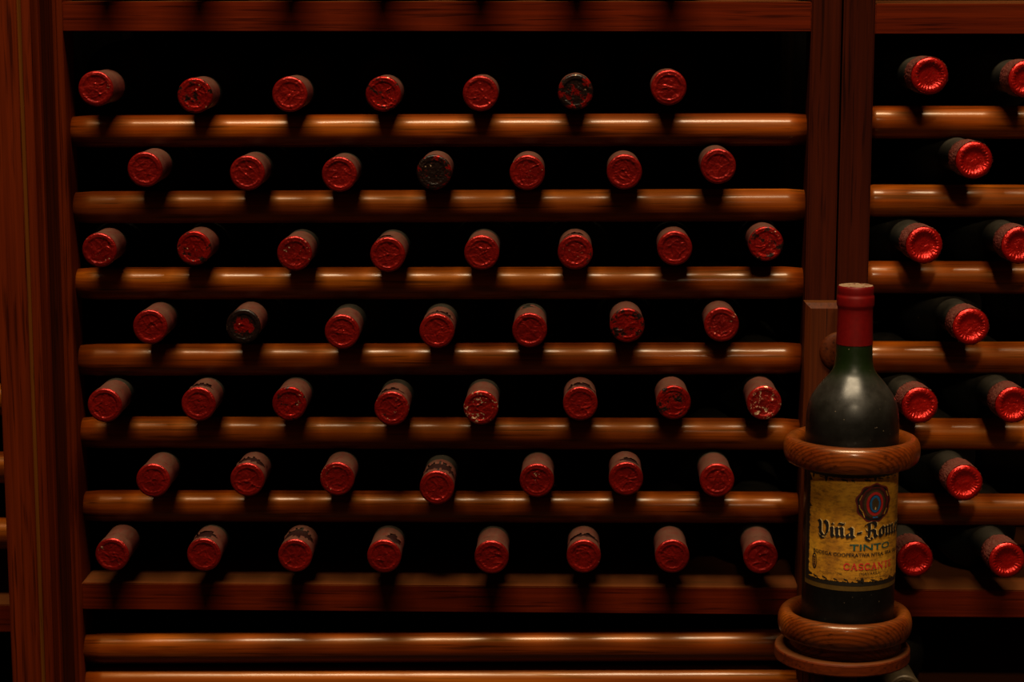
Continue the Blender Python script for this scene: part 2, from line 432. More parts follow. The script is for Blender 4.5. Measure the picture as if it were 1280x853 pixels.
rack2 = empty('wine_rack', (0.62, 0, 0), 'neighbouring wine rack starting beyond the twin posts behind the standing bottle', 'wine rack')
XE = at(1280, 426, 0).x + 0.16
for k, (t, d) in enumerate([(133, 40), (231.3, 40), (327.2, 39.3), (427.6, 39), (523.5, 38.6), (617.4, 38.8)]):
    rod(rack2, XQ1 - 0.002, XE + 0.002, rod_z(1180, t, t + d), rod_z(1180, t, t + d), 20 + k)
_, TOPBOARD2 = board(rack2, XQ1, XE, 1180, 4.5, 43, M['shelf_top'], 1180, 4.5, 43)
rod(rack2, XQ1 - 0.002, XE + 0.002, TOPBOARD2 + 0.064, TOPBOARD2 + 0.064, 31)  # again an unseen rod added to keep this top board shaded
_, SHELF2 = board(rack2, XQ1, XE, 1180, 737.6, 772, M['shelf_top'], 1180, 737.6, 772)
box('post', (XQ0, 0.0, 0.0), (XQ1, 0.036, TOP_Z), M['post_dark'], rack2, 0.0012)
box('post', (XE, 0.0, 0.0), (XE + 0.026, 0.036, TOP_Z), M['frame_v'], rack2, 0.0012)
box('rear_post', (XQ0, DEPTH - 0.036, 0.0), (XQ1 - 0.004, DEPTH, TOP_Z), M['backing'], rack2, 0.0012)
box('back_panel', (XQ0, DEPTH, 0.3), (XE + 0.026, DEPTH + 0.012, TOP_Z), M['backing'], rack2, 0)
box('bottom_rail', (XQ1, 0.0, 0.06), (XE, DEPTH, 0.10), M['frame_h'], rack2)
box('top_light_block', (XQ0, 0.0, TOP_Z), (XE + 0.026, DEPTH + 0.012, TOP_Z + 0.02), M['frame_h'], rack2)  # unseen cover added here too, blocks light from above
LOW2 = at(1131, 866, -0.029).z - 0.0365
box('shelf_board', (XQ1, 0.0, LOW2 - 0.022), (XE, DEPTH, LOW2), M['shelf_top'], rack2, 0.0008)

rack3 = empty('wine_rack', (-0.6, 0, 0), 'sliver of another wine rack behind the wide moulded post', 'wine rack')
XN = A0 + 0.006
z_top3 = rod_z(4, 565, 604)
for k in range(12):
    rod(rack3, XN - 0.34, XN, z_top3 + 0.0585 * (k + 1), z_top3 + 0.0585 * (k + 1), 60 + k)  # hidden rods, added to keep light off the shelf below
box('top_light_block', (XN - 0.366, 0.0, TOP_Z), (XL - 0.025, DEPTH + 0.012, TOP_Z + 0.02), M['frame_h'], rack3)  # hidden cover, added with these rods to block light
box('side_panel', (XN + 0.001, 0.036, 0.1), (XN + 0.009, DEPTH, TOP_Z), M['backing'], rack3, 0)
for k, (t, d) in enumerate([(565, 39), (647, 40)]):
    rod(rack3, XN - 0.34, XN, rod_z(4, t, t + d), rod_z(4, t, t + d), 40 + k)
board(rack3, XN - 0.34, XN, 5, 756.5, 791, M['shelf_top'], 5, 756.5, 791)
box('post', (XN - 0.366, 0.0, 0.0), (XN - 0.34, 0.036, TOP_Z), M['frame_v'], rack3, 0.0012)
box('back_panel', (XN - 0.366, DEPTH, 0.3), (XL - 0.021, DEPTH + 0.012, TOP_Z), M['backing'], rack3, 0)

# ---------------------------------------------------------------- lying bottles
BH, BR = 0.292, 0.0354      # bottle height and body radius
def bottle_profile(body=BR, neck=0.0133, foil_r=0.0143):
    p = [(0.0, 0.022), (0.012, 0.016), (0.024, 0.003), (0.029, 0.0), (body - 0.003, 0.001), (body - 0.0005, 0.005), (body, 0.010),
         (body, 0.10), (body, 0.168), (body - 0.0004, 0.175), (body - 0.0009, 0.186), (body - 0.0024, 0.194), (body - 0.0066, 0.2025), (body - 0.012, 0.2105),
         (body - 0.0192, 0.219), (body - 0.0216, 0.2245), (neck + 0.0004, 0.232), (neck, 0.246), (neck - 0.0004, 0.270), (neck - 0.0006, BH - 0.018), (neck + 0.0002, BH - 0.016),
         (neck + 0.0002, BH - 0.0035), (neck - 0.003, BH - 0.003), (0.0, BH - 0.003)]
    return p
GLASS_ME = lathe('glass', bottle_profile(), 40)
for f in GLASS_ME.polygons: f.use_smooth = True
GLASS_ME.materials.append(M['glass'])

def capsule_side(seed, length, rr, torn, crinkled):
    rng = random.Random(seed)
    top = BH
    zs = [0.0012, 0.002, 0.0027, 0.0031, 0.0036, 0.0045, 0.0049, 0.0055, 0.0065]
    z = 0.0078
    step = 0.0008 if crinkled else 0.0013
    while z < length: zs.append(z); z += step
    zs.append(length)
    def rad(d):
        r = rr
        if not crinkled:
            if abs(d - 0.0031) < 0.0003: r -= 0.0006
            r -= 0.0005 * smoothstep(0.0046, 0.0052, d) - 0.0003 * smoothstep(0.0056, 0.0066, d)
            r -= 0.0004 * smoothstep(0.012, 0.018, d)
        else:
            r += 0.0002 - 0.0003 * smoothstep(0.004, 0.007, d)
        return r
    prof = [(rad(d), top - d) for d in zs]
    off = rng.uniform(0, 50)
    def jit(a, i, r, zz):
        fr = 11 if crinkled else 9
        amp = 0.00055 if crinkled else 0.00012
        q = noise.noise((math.cos(a) * fr + off, math.sin(a) * fr, zz * (260 if crinkled else 90)))
        if crinkled: q = 1 - 2.6 * abs(q)
        q2 = noise.noise((math.cos(a) * 3 + off, math.sin(a) * 3, zz * 30 + 7))
        r2 = r + amp * q + 0.00015 * q2
        z2 = zz
        if i == len(prof) - 1: z2 += 0.0008 * noise.noise((math.cos(a) * 4 + off, math.sin(a) * 4, 1.0))
        if torn:
            da = math.atan2(math.sin(a - torn[0]), math.cos(a - torn[0]))
            d = top - zz
            lip = math.exp(-((d - torn[2] - torn[3]) / 0.0018) ** 2) * (1 if abs(da) < torn[1] else 0)
            r2 += 0.0007 * lip * (1 + q)
        return r2, z2
    def drop(a, zz):
        if not torn: return False
        da = math.atan2(math.sin(a - torn[0]), math.cos(a - torn[0])) / torn[1]
        if abs(da) > 1: return False
        d = top - zz
        w = torn[3] * (1 - da * da) * (1 + 0.9 * noise.noise((a * 7, off, 3.0)))
        c = torn[2] + 0.0025 * noise.noise((a * 4, off + 9, 1.0))
        return abs(d - c) < w
    return lathe('capsule', prof, 130 if crinkled else 52, jit, drop if torn else None)

def capsule_face(seed, rr, dished, n=46):
    """foil pressed over the mouth: a disc of quads with rim, pressed ring and creases"""
    rng = random.Random(seed * 7 + 1)
    off = rng.uniform(0, 90)
    if dished:
        rings = [(0.0, -0.0016), (0.38, -0.0015), (0.5, -0.0013), (0.58, -0.0009), (0.64, -0.0003), (0.70, 0.0002), (0.78, 0.0004), (0.86, 0.0003), (0.93, -0.0001), (0.98, -0.0007), (1.0, -0.0013)]
    else:
        k = rng.uniform(0.66, 0.76)
        rings = [(0.0, -0.0001), (k - 0.10, -0.0002), (k - 0.04, -0.0001), (k, 0.00035), (k + 0.05, 0.0004), (k + 0.1, 0.0002), (0.89, 0.0003), (0.94, 0.0001), (0.98, -0.0005), (1.0, -0.0012)]
    def prof(t):
        for (a, za), (b, zb) in zip(rings[:-1], rings[1:]):
            if t <= b: return za + (zb - za) * smoothstep(a, b, t)
        return rings[-1][1]
    segs = []
    for _ in range(4 if dished else 9):
        a0 = rng.uniform(0, 6.28); r0 = rng.uniform(0.05, 0.62) * rr; an = rng.uniform(0, 3.14); L = rng.uniform(0.25, 0.8) * rr
        segs.append((r0 * math.cos(a0), r0 * math.sin(a0), math.cos(an), math.sin(an), L, rng.uniform(0.00015, 0.00042) * rng.choice((1, 1, -0.7))))
    vs_, fs = [], []
    for j in range(n + 1):
        for i in range(n + 1):
            u, v = 2 * i / n - 1, 2 * j / n - 1
            m = max(abs(u), abs(v))
            L = math.hypot(u, v) or 1.0
            x, y = u * m / L, v * m / L
            t = m; a = math.atan2(y, x)
            X, Y = x * rr, y * rr
            q = noise.noise((X * 330 + off, Y * 330 + 0.37 * off, 0.41))
            w2 = 1 - abs(noise.noise((X * 300 - off, Y * 300 + 0.83 * off, 2.7))) * 2.6
            dz = (0.00012 if dished else 0.00024) * q + (0.00010 if dished else 0.00022) * max(0, w2) ** 3
            for sx, sy, cx, cy, SL, amp in segs:
                dx, dy = X - sx, Y - sy
                al = dx * cx + dy * cy
                ac = -dx * cy + dy * cx + 0.0007 * math.sin(al * 500 + off)
                if abs(al) < SL: dz += amp * (0.5 if dished else 1.0) * math.exp(-(ac / 0.00055) ** 2) * (1 - (al / SL) ** 2)
            if dished:
                dz += 0.00026 * math.sin(a * 26 + 3 * q + off) * math.exp(-((t - 0.68) / 0.11) ** 2)
            edge = 1 - smoothstep(0.82, 1.0, t)
            vs_.append((X, Y, BH + prof(t) + dz * (0.12 + 0.88 * edge)))
    for j in range(n):
        for i in range(n):
            b = j * (n + 1) + i
            fs.append((b, b + 1, b + n + 2, b + n + 1))
    me = bpy.data.meshes.new('capsule_top'); me.from_pydata(vs_, [], fs); me.update()
    return me

def lying_bottle(seed, face, face_kind, label, group, yaw=0.0, pitch=0.0, torn=None, crinkled=False, length=0.045, side=None, rr=0.0139):
    rot = Matrix.Rotation(yaw, 3, 'Z') @ Matrix.Rotation(R(90) + pitch, 3, 'X')
    base = face - rot @ Vector((0, 0, BH))
    t = empty('wine_bottle', base, label, 'bottle', group, rot.to_euler('XYZ'))
    rng = random.Random(seed + 99)
    g = link('glass', GLASS_ME, None, t)
    c = link('capsule', capsule_side(seed, length, rr + 0.0001, torn, crinkled), side or (M['side_crinkled'] if crinkled else M['side']), t, (0, 0, 0), True)
    f = link('capsule_top', capsule_face(seed, rr + 0.0001, crinkled), FACE[face_kind], c, (0, 0, 0), True)
    return t

ORD = ['first', 'second', 'third', 'fourth', 'fifth', 'sixth', 'seventh', 'eighth']
LOOK = {'clean': 'plain red foil', 'fleck': 'flecked red foil', 'white': 'white-flaked red foil', 'mould': 'mould-spotted red foil',
        'rim': 'mould-rimmed red foil', 'black': 'blackened foil', 'bright': 'bright crinkled foil', 'bitten': 'dark-bitten crinkled foil', 'torn': 'torn red foil'}
ROWN = ['above topmost rod', 'above second rod down', 'above third rod down', 'above fourth rod down', 'above fifth rod down', 'above sixth rod down', 'lying on shelf board']
c_, f_, w_, m_, r_, b_ = 'clean', 'fleck', 'white', 'mould', 'rim', 'black'
UP = math.pi / 2
# (face centre x px, y px, look[, tear: angle from top, half width, distance behind face, half height])
LEFT = [
    [(119.5, 111, f_), (243.5, 119.5, m_), (362, 118, c_), (479, 117.5, m_), (600.5, 117, c_), (719.5, 115, b_), (836, 109.5, c_)],
    [(181, 212, c_), (309, 216.5, c_), (424, 218, c_), (542.5, 215.5, b_), (659, 216, f_), (780.5, 215, c_), (898, 208, c_)],
    [(124, 313, f_), (242.5, 310.5, m_), (368, 317, f_), (484.5, 318.5, c_, (0.2, 0.5, 0.009, 0.0022)), (602, 316, c_), (719, 315.5, f_, (0.1, 0.9, 0.011, 0.0035)), (843.5, 310.5, c_), (957.5, 305, m_)],
    [(187.5, 409, c_), (304, 408, r_), (427.5, 415, c_), (546, 414, c_, (-0.1, 1.0, 0.010, 0.0045)), (662, 413, c_, (0.15, 0.45, 0.036, 0.003)), (784, 407, m_), (902, 406, f_)],
    [(130.7, 507, c_), (248, 505.5, c_, (0.05, 0.8, 0.012, 0.0035)), (361.6, 505, m_), (489.5, 511, f_, (0.15, 0.9, 0.010, 0.0035)), (601, 510, w_), (725.4, 505, c_, (0.0, 1.1, 0.011, 0.004)), (842, 503.5, m_), (955.3, 504, w_)],
    [(191.3, 601, c_), (309, 600, c_, (0.0, 1.0, 0.013, 0.0055)), (421.4, 599, f_), (546, 610, c_, (-0.1, 1.2, 0.016, 0.0075)), (671, 601, f_), (782.5, 599, c_, (-0.3, 0.7, 0.010, 0.004)), (896.4, 601, c_)],
    [(140, 694, f_), (254.7, 694, c_, (0.1, 0.8, 0.012, 0.005)), (368.7, 695, c_, (0.0, 1.1, 0.018, 0.008)), (480, 696, c_, (-0.6, 0.5, 0.011, 0.005)), (614.4, 697, c_), (729.7, 696, f_, (0.0, 1.2, 0.016, 0.0025)), (840.4, 696, c_), (951, 697, c_)],
]
FRONT = -0.029
seed = 0
for ri, row in enumerate(LEFT):
    med = sorted(p[1] for p in row)[len(row) // 2]
    slope = (med + 25) / 2700.0
    for ci, spec in enumerate(row):
        seed += 1
        px, py, kind = spec[:3]
        torn = None
        if len(spec) > 3:
            a, hw, dist, hh = spec[3]
            torn = (UP + a, hw * 1.1, dist + 0.6 * hh, min(hh * 1.7, 0.012))
        extra = 0.5 * (py - med) / slope / 1530.0 if ri >= 2 else 0.0
        extra = max(-0.012, min(0.014, extra))
        rng = random.Random(seed * 13)
        look = LOOK['torn'] if torn and hh > 0.003 else LOOK[kind]
        label = 'wine bottle with %s, %s from the moulded post, %s' % (look, ORD[ci], ROWN[ri])
        yaw = rng.uniform(-0.006, 0.006)
        if ri == 0 and ci == 0: yaw = -0.012
        tilt = math.asin((SHELF + BR - at(px, py, FRONT - extra).z) / 0.20) if ri == 6 else 0.0     # body lies on the board
        lb = lying_bottle(seed, at(px, py, FRONT - extra), kind, label, 'bottles lying in the wide rack', yaw, tilt, torn, False, 0.044 + rng.uniform(-0.003, 0.004))
        if (ri, ci) == (5, 4):      # frayed foil hanging off one side of the capsule
            vv, ff = [], []
            for q in range(4):
                r0 = random.Random(q + 3)
                x0, y0, z0 = 0.0135, -0.002 - 0.0018 * q, BH - 0.004 - 0.002 * q
                for t in range(6):
                    u = t / 5.0
                    cx = x0 + u * (0.0028 + 0.0016 * q) + 0.0004 * math.sin(5 * u + q); cy = y0 - u * u * (0.004 + 0.001 * q); cz = z0 - 0.001 * u
                    w = 0.0006 * (1 - 0.8 * u)
                    vv += [(cx, cy, cz - w), (cx + 0.0001, cy + 0.0002, cz + w)]
                b0 = q * 12
                for t in range(5): ff.append((b0 + 2 * t, b0 + 2 * t + 1, b0 + 2 * t + 3, b0 + 2 * t + 2))
            me = bpy.data.meshes.new('foil_shred'); me.from_pydata(vv, [], ff); me.update()
            link('foil_shred', me, M['side'], lb)
for k, px in enumerate((133, 249, 363, 478, 600, 720, 838)):
    p0 = at(px, 60, FRONT); p0.z = TOPBOARD + BR + 0.0002
    seed += 1
    lying_bottle(seed, p0, 'clean', 'wine bottle lying on the top board, %s from the moulded post' % ORD[k], 'bottles lying in the wide rack', 0.0)
RIGHT = [
    [(1162.5, 95, 'bitten'), (1284, 99, 'bright')], [(1218, 200.5, 'bright')], [(1155.6, 306.6, 'bright'), (1275, 306.7, 'bright')],
    [(1214, 408.5, 'bright')], [(1150, 507, 'bright'), (1267, 506.5, 'bright')], [(1206, 604, 'bright')], [(1144, 699.6, 'bright'), (1259, 701, 'bright')],
]
for ri, row in enumerate(RIGHT):
    for ci, (px, py, kind) in enumerate(row):
        seed += 1
        nth = ('%s from twin posts,' % ORD[ci]) if len(row) > 1 else 'alone beside twin posts,'
        label = 'wine bottle with %s, %s neighbouring rack, %s' % (LOOK[kind], nth, ROWN[ri])
        lying_bottle(seed, at(px, py, FRONT - 0.012), kind, label, 'bottles lying in the neighbouring rack', R(3.5), 0.0, None, True, 0.027, None, 0.0143)
seed += 1
lying_bottle(seed, at(1131, 866, FRONT), 'brown', 'dusty brown-capped wine bottle lying under the shelf board beside the holder', 'bottles lying in the neighbouring rack', R(1), 0, None, False, 0.045, M['side_brown'], 0.0143)

# ---------------------------------------------------------------- bottle holder
HX, HY = at(1062.5, 640, -0.074).x, -0.074
disc_top = at(1055, 806, HY).z
ring_up = at(1061, 561, HY).z
board_top = at(1030, 379.5, -0.018).z
holder = empty('bottle_holder', (HX, 0, disc_top - 0.0105), 'turned wooden bottle holder with two rings on the twin posts', 'bottle holder')
HL = holder.location
bx0 = at(1007.2, 381, -0.018).x
bx1 = XQ1 + (XP0 - bx0)
bm = bmesh.new()
bmesh.ops.create_cube(bm, size=1.0)
bmesh.ops.scale(bm, vec=(bx1 - bx0, 0.018, board_top - (disc_top - 0.0105)), verts=bm.verts)
fe = [e for e in bm.edges if all(v.co.y < 0 for v in e.verts)]
bmesh.ops.bevel(bm, geom=fe, offset=0.0042, segments=1, affect='EDGES')
link('back_board', from_bm('back_board', bm), M['holder'], holder, Vector(((bx0 + bx1) / 2, -0.009, (board_top + disc_top - 0.0105) / 2)) - HL)
pc = at(1049, 439.5, -0.018)
plug = lathe('screw_plug', [(0.0160, 0.0), (0.0156, 0.0022), (0.0135, 0.0036), (0.009, 0.0048), (0.0, 0.0053)], 36)
po = link('screw_plug', plug, M['holder'], holder, pc - HL, True)
po.rotation_euler = (R(90), R(25), 0)

def ring_mesh(name, prof, n=88):
    vs_, fs = [], []
    m = len(prof)
    for k in range(n):
        a = 2 * math.pi * k / n
        for r, z in prof: vs_.append((r * math.cos(a), r * math.sin(a), z))
    for k in range(n):
        for i in range(m):
            i2, k2 = (i + 1) % m, (k + 1) % n
            fs.append((k * m + i, k2 * m + i, k2 * m + i2, k * m + i2))
    me = bpy.data.meshes.new(name); me.from_pydata(vs_, [], fs); me.update()
    bm2 = bmesh.new(); bm2.from_mesh(me); bmesh.ops.recalc_face_normals(bm2, faces=bm2.faces); bm2.to_mesh(me); bm2.free()
    return me
def oval(rc, a, b, n=22, e=2.2):
    out = []
    for i in range(n):
        t = 2 * math.pi * i / n
        c, s = math.cos(t), math.sin(t)
        out.append((rc + a * math.copysign(abs(c) ** (2 / e), c), b * math.copysign(abs(s) ** (2 / e), s)))
    return out
link('upper_ring', ring_mesh('upper_ring', oval(0.0468, 0.0066, 0.0105)), M['ring'], holder, Vector((HX, HY, ring_up)) - HL, True)
low = oval(0.0466, 0.0064, 0.0108)
link('lower_ring', ring_mesh('lower_ring', low), M['ring'], holder, Vector((HX - 0.002, HY, disc_top + 0.0195)) - HL, True)
link('ring_foot', ring_mesh('ring_foot', [(0.0395, -0.001), (0.0445, -0.001), (0.0450, 0.0012), (0.0438, 0.0022), (0.0430, 0.012), (0.0405, 0.013)]), M['ring'], holder, Vector((HX - 0.002, HY, disc_top)) - HL)
disc = lathe('base_disc', [(0.0, -0.0105), (0.052, -0.0105), (0.0533, -0.0097), (0.0536, -0.0088), (0.0536, -0.0016), (0.0531, -0.0005), (0.0522, 0.0), (0.0, 0.0)], 88)
dd = link('base_disc', disc, M['disc'], holder, Vector((HX - 0.0035, HY, disc_top)) - HL)

# ---------------------------------------------------------------- standing bottle
SB = empty('wine_bottle', (HX, HY, disc_top), 'dusty red wine bottle standing in the wooden ring holder, yellowed paper label', 'bottle')
top_z = at(1069, 356.5, HY).z
SBH = top_z - disc_top
d = lambda mm: SBH - mm / 1000.0
sprof = [(0.0, 0.022), (0.012, 0.016), (0.024, 0.003), (0.029, 0.0), (0.0335, 0.001), (0.0358, 0.005), (0.0364, 0.010),
         (0.0364, 0.06), (0.0364, d(118)), (0.0363, d(112)), (0.0360, d(104)), (0.0355, d(99)), (0.0347, d(95)), (0.0335, d(91)), (0.0318, d(87.3)), (0.0296, d(83.8)), (0.0270, d(80)), (0.0242, d(76.5)), (0.0212, d(73)),
         (0.0185, d(70)), (0.0166, d(67)), (0.0152, d(63.5)), (0.0145, d(59)), (0.0142, d(54)), (0.0140, d(46)), (0.0131, d(30)), (0.0126, d(18)), (0.0128, d(2)), (0.0, d(2))]
sg = link('glass', lathe('glass', sprof, 96), M['glass_stand'], SB, (0, 0, 0), True)
cap = [(0.01425, d(46)), (0.01425, d(45.6)), (0.0139, d(36)), (0.0136, d(26)), (0.01355, d(19)), (0.0138, d(17)), (0.01445, d(15.8)), (0.0146, d(14.5)), (0.0146, d(9.5)), (0.0144, d(8.4)), (0.0139, d(7.6)), (0.0137, d(6.8)), (0.0139, d(5.8)), (0.01395, d(2.0)), (0.0137, d(0.9)), (0.0131, d(0.2))]
sc_ = link('capsule', lathe('capsule', cap, 72), M['capsule_smooth'], SB, (0, 0, 0), True)
def tjit(a, i, r, z): return r, z + 0.0003 * noise.noise((r * 300 * math.cos(a), r * 300 * math.sin(a), 4.0)) * (1 if i < 5 else 0)
link('capsule_top', lathe('capsule_top', [(0.0001, d(0.6)), (0.003, d(0.6)), (0.006, d(0.5)), (0.009, d(0.35)), (0.0115, d(0.1)), (0.0131, d(0.2))], 48, tjit), M['capsule_worn'], sc_, (0, 0, 0), True)

# --- paper label and print, wrapped round the body
LR = 0.0364
view = math.atan2(CAM.x - HX, -(CAM.y - HY))
def zfront(py): return at(1063, py, HY - LR).z - disc_top
def wrap(u, v, h):
    """u metres round the body from the line facing the camera, v height above the bottle's base"""
    a = u / 0.0365 + view
    return ((LR + h) * math.sin(a), -(LR + h) * math.cos(a), v)
def flat_mesh(name, verts, faces, h, mat, parent):
    me = bpy.data.meshes.new(name)
    me.from_pydata([wrap(u, v, h) for u, v in verts], [], faces); me.update()
    bm2 = bmesh.new(); bm2.from_mesh(me)
    bmesh.ops.remove_doubles(bm2, verts=bm2.verts, dist=1e-7)
    for f in bm2.faces:
        c = f.calc_center_median()
        if f.normal.x * c.x + f.normal.y * c.y < 0: f.normal_flip()
    bm2.to_mesh(me); bm2.free()
    return link(name, me, mat, parent)
def grid(u0f, u1f, v0f, v1f, nu, nv):
    vv, ff = [], []
    for j in range(nv + 1):
        t = j / nv
        for i in range(nu + 1):
            s = i / nu
            um = u0f(t) + (u1f(t) - u0f(t)) * s
            vv.append((um, v0f(um) + (v1f(um) - v0f(um)) * t))
    for j in range(nv):
        for i in range(nu):
            a = j * (nu + 1) + i
            ff.append((a, a + 1, a + nu + 2, a + nu + 1))
    return vv, ff
def paper_mat():
    m, nt, p = new_mat('yellowed_label_paper')
    v = obj_coord(nt)
    n1 = noise_tex(nt, v, 45.0, 5.0, 0.65)
    n2 = noise_tex(nt, obj_coord(nt, (1, 1, 3)), 160.0, 5.0, 0.7)
    c = ramp(nt, n1, [(0.28, (0.14, 0.045, 0.0015)), (0.5, (0.34, 0.145, 0.005)), (0.7, (0.45, 0.22, 0.011))])
    c = mixc(nt, 0.7, c, ramp(nt, n2, [(0.34, 0.25), (0.54, 1.0)]), 'MULTIPLY')
    lk(nt, c, p.inputs['Base Color'])
    p.inputs['Roughness'].default_value = 0.7
    p.inputs['Specular IOR Level'].default_value = 0.25
    lk(nt, bump(nt, n2, 0.2, 0.0005), p.inputs['Normal'])
    return m
M['paper'] = paper_mat()
M['ink'] = plain('black_ink', (0.006, 0.004, 0.003), 0.6, 0, 0.3)
M['label_black'] = plain('label_black_border', (0.006, 0.004, 0.002), 0.5, 0, 0.4)
M['gold'] = plain('dull_gold_print', (0.075, 0.038, 0.003), 0.5, 0.2)
M['gold_bright'] = plain('bright_gold_print', (0.50, 0.28, 0.03), 0.5, 0.1)
M['green'] = plain('dark_green_ink', (0.006, 0.045, 0.035), 0.6, 0, 0.3)
M['red_ink'] = plain('red_ink', (0.42, 0.015, 0.012), 0.6, 0, 0.3)
M['dark_red'] = plain('dark_red_ink', (0.10, 0.006, 0.006), 0.6, 0, 0.3)
M['seal_brown'] = plain('seal_brown_ink', (0.035, 0.010, 0.006), 0.6, 0, 0.3)
M['olive'] = plain('seal_olive_ink', (0.06, 0.035, 0.012), 0.6, 0, 0.3)
M['blue'] = plain('blue_ink', (0.012, 0.11, 0.30), 0.6, 0, 0.3)
M['pale'] = plain('pale_highlight_ink', (0.62, 0.42, 0.16), 0.6, 0, 0.3)
vb, vt = zfront(739.5), zfront(584)
GU0, GU1 = -0.0432, 0.0788
lab_v, lab_f = grid(lambda t: GU0, lambda t: GU1, lambda u: vb, lambda u: vt, 64, 6)
lab = flat_mesh('label', lab_v, lab_f, 0.00015, M['gold'], SB)
i_ = 0.0015
bv, bf = grid(lambda t: GU0 + 0.0011, lambda t: GU1 - 0.0011, lambda u: zfront(733.2), lambda u: vt - 0.001, 64, 6)
flat_mesh('label_border', bv, bf, 0.00028, M['label_black'], lab)
def tooth(x, off, k=1.0):
    q = noise.noise((x * 420, off, 0)) * 0.0009 + noise.noise((x * 1100, off, 3)) * 0.0005
    w = noise.noise((x * 230, off, 8))
    if w > 0.22: q -= (w - 0.22) * 0.009
    return q * k
pv, pf = grid(lambda t: -0.0362 - 1.7 * tooth(t * 0.085, 4.0), lambda t: 0.0718 + tooth(t * 0.085, 6.0),
              lambda u: zfront(728) - 1.4 * tooth(u, 1.0), lambda u: zfront(598.5) + tooth(u, 2.0), 300, 120)
flat_mesh('label_paper', pv, pf, 0.0004, M['paper'], lab)
H0 = 0.00062
# ragged black bites along the bottom and top of the paper
rng = random.Random(5)
bites_v, bites_f = [], []
def bite(u, v, w, h, sl):
    k = len(bites_v)
    pts = [(0, 0), (0.35, -0.55), (0.75, -0.5), (1.0, -1.0), (0.95, -0.25), (0.6, 0.05), (0.25, 0.15)]
    for a, b in pts: bites_v.append((u + a * w, v + (b + 0.0) * h + sl * a * w))
    bites_f.append(tuple(range(k, k + len(pts))))
for q in range(11):
    u = -0.031 + q * 0.0095 + rng.uniform(-0.002, 0.002)
    bite(u, zfront(725) + rng.uniform(-0.0003, 0.0008), rng.uniform(0.0035, 0.006), rng.uniform(0.0012, 0.0022), -0.15)
    bite(u + 0.004, zfront(600) + rng.uniform(-0.0003, 0.0006), rng.uniform(0.003, 0.006), rng.uniform(0.0015, 0.0030), 0.0)
flat_mesh('border_bites', bites_v, bites_f, H0, M['label_black'], lab)

def stroke_mesh(strokes):
    """strokes: list of (points, nib) swept by a flat nib vector -> quads; nib a number makes a round-ended even line"""
    V_, F_ = [], []
    for pts, nib in strokes:
        for (x0, y0), (x1, y1) in zip(pts[:-1], pts[1:]):
            if isinstance(nib, tuple):
                nx, ny = nib[0] / 2, nib[1] / 2
                if (x1 - x0) * ny - (y1 - y0) * nx > 0: nx, ny = -nx, -ny
                q = [(x0 - nx, y0 - ny), (x0 + nx, y0 + ny), (x1 + nx, y1 + ny), (x1 - nx, y1 - ny)]
            else:
                L = math.hypot(x1 - x0, y1 - y0) or 1e-6
                dx, dy = (x1 - x0) / L, (y1 - y0) / L
                ex = nib * 0.28
                x0_, y0_, x1_, y1_ = x0 - dx * ex, y0 - dy * ex, x1 + dx * ex, y1 + dy * ex
                nx, ny = -dy * nib / 2, dx * nib / 2
                q = [(x0_ - nx, y0_ - ny), (x1_ - nx, y1_ - ny), (x1_ + nx, y1_ + ny), (x0_ + nx, y0_ + ny)]
            k = len(V_); V_ += q; F_.append((k, k + 1, k + 2, k + 3))
    return V_, F_
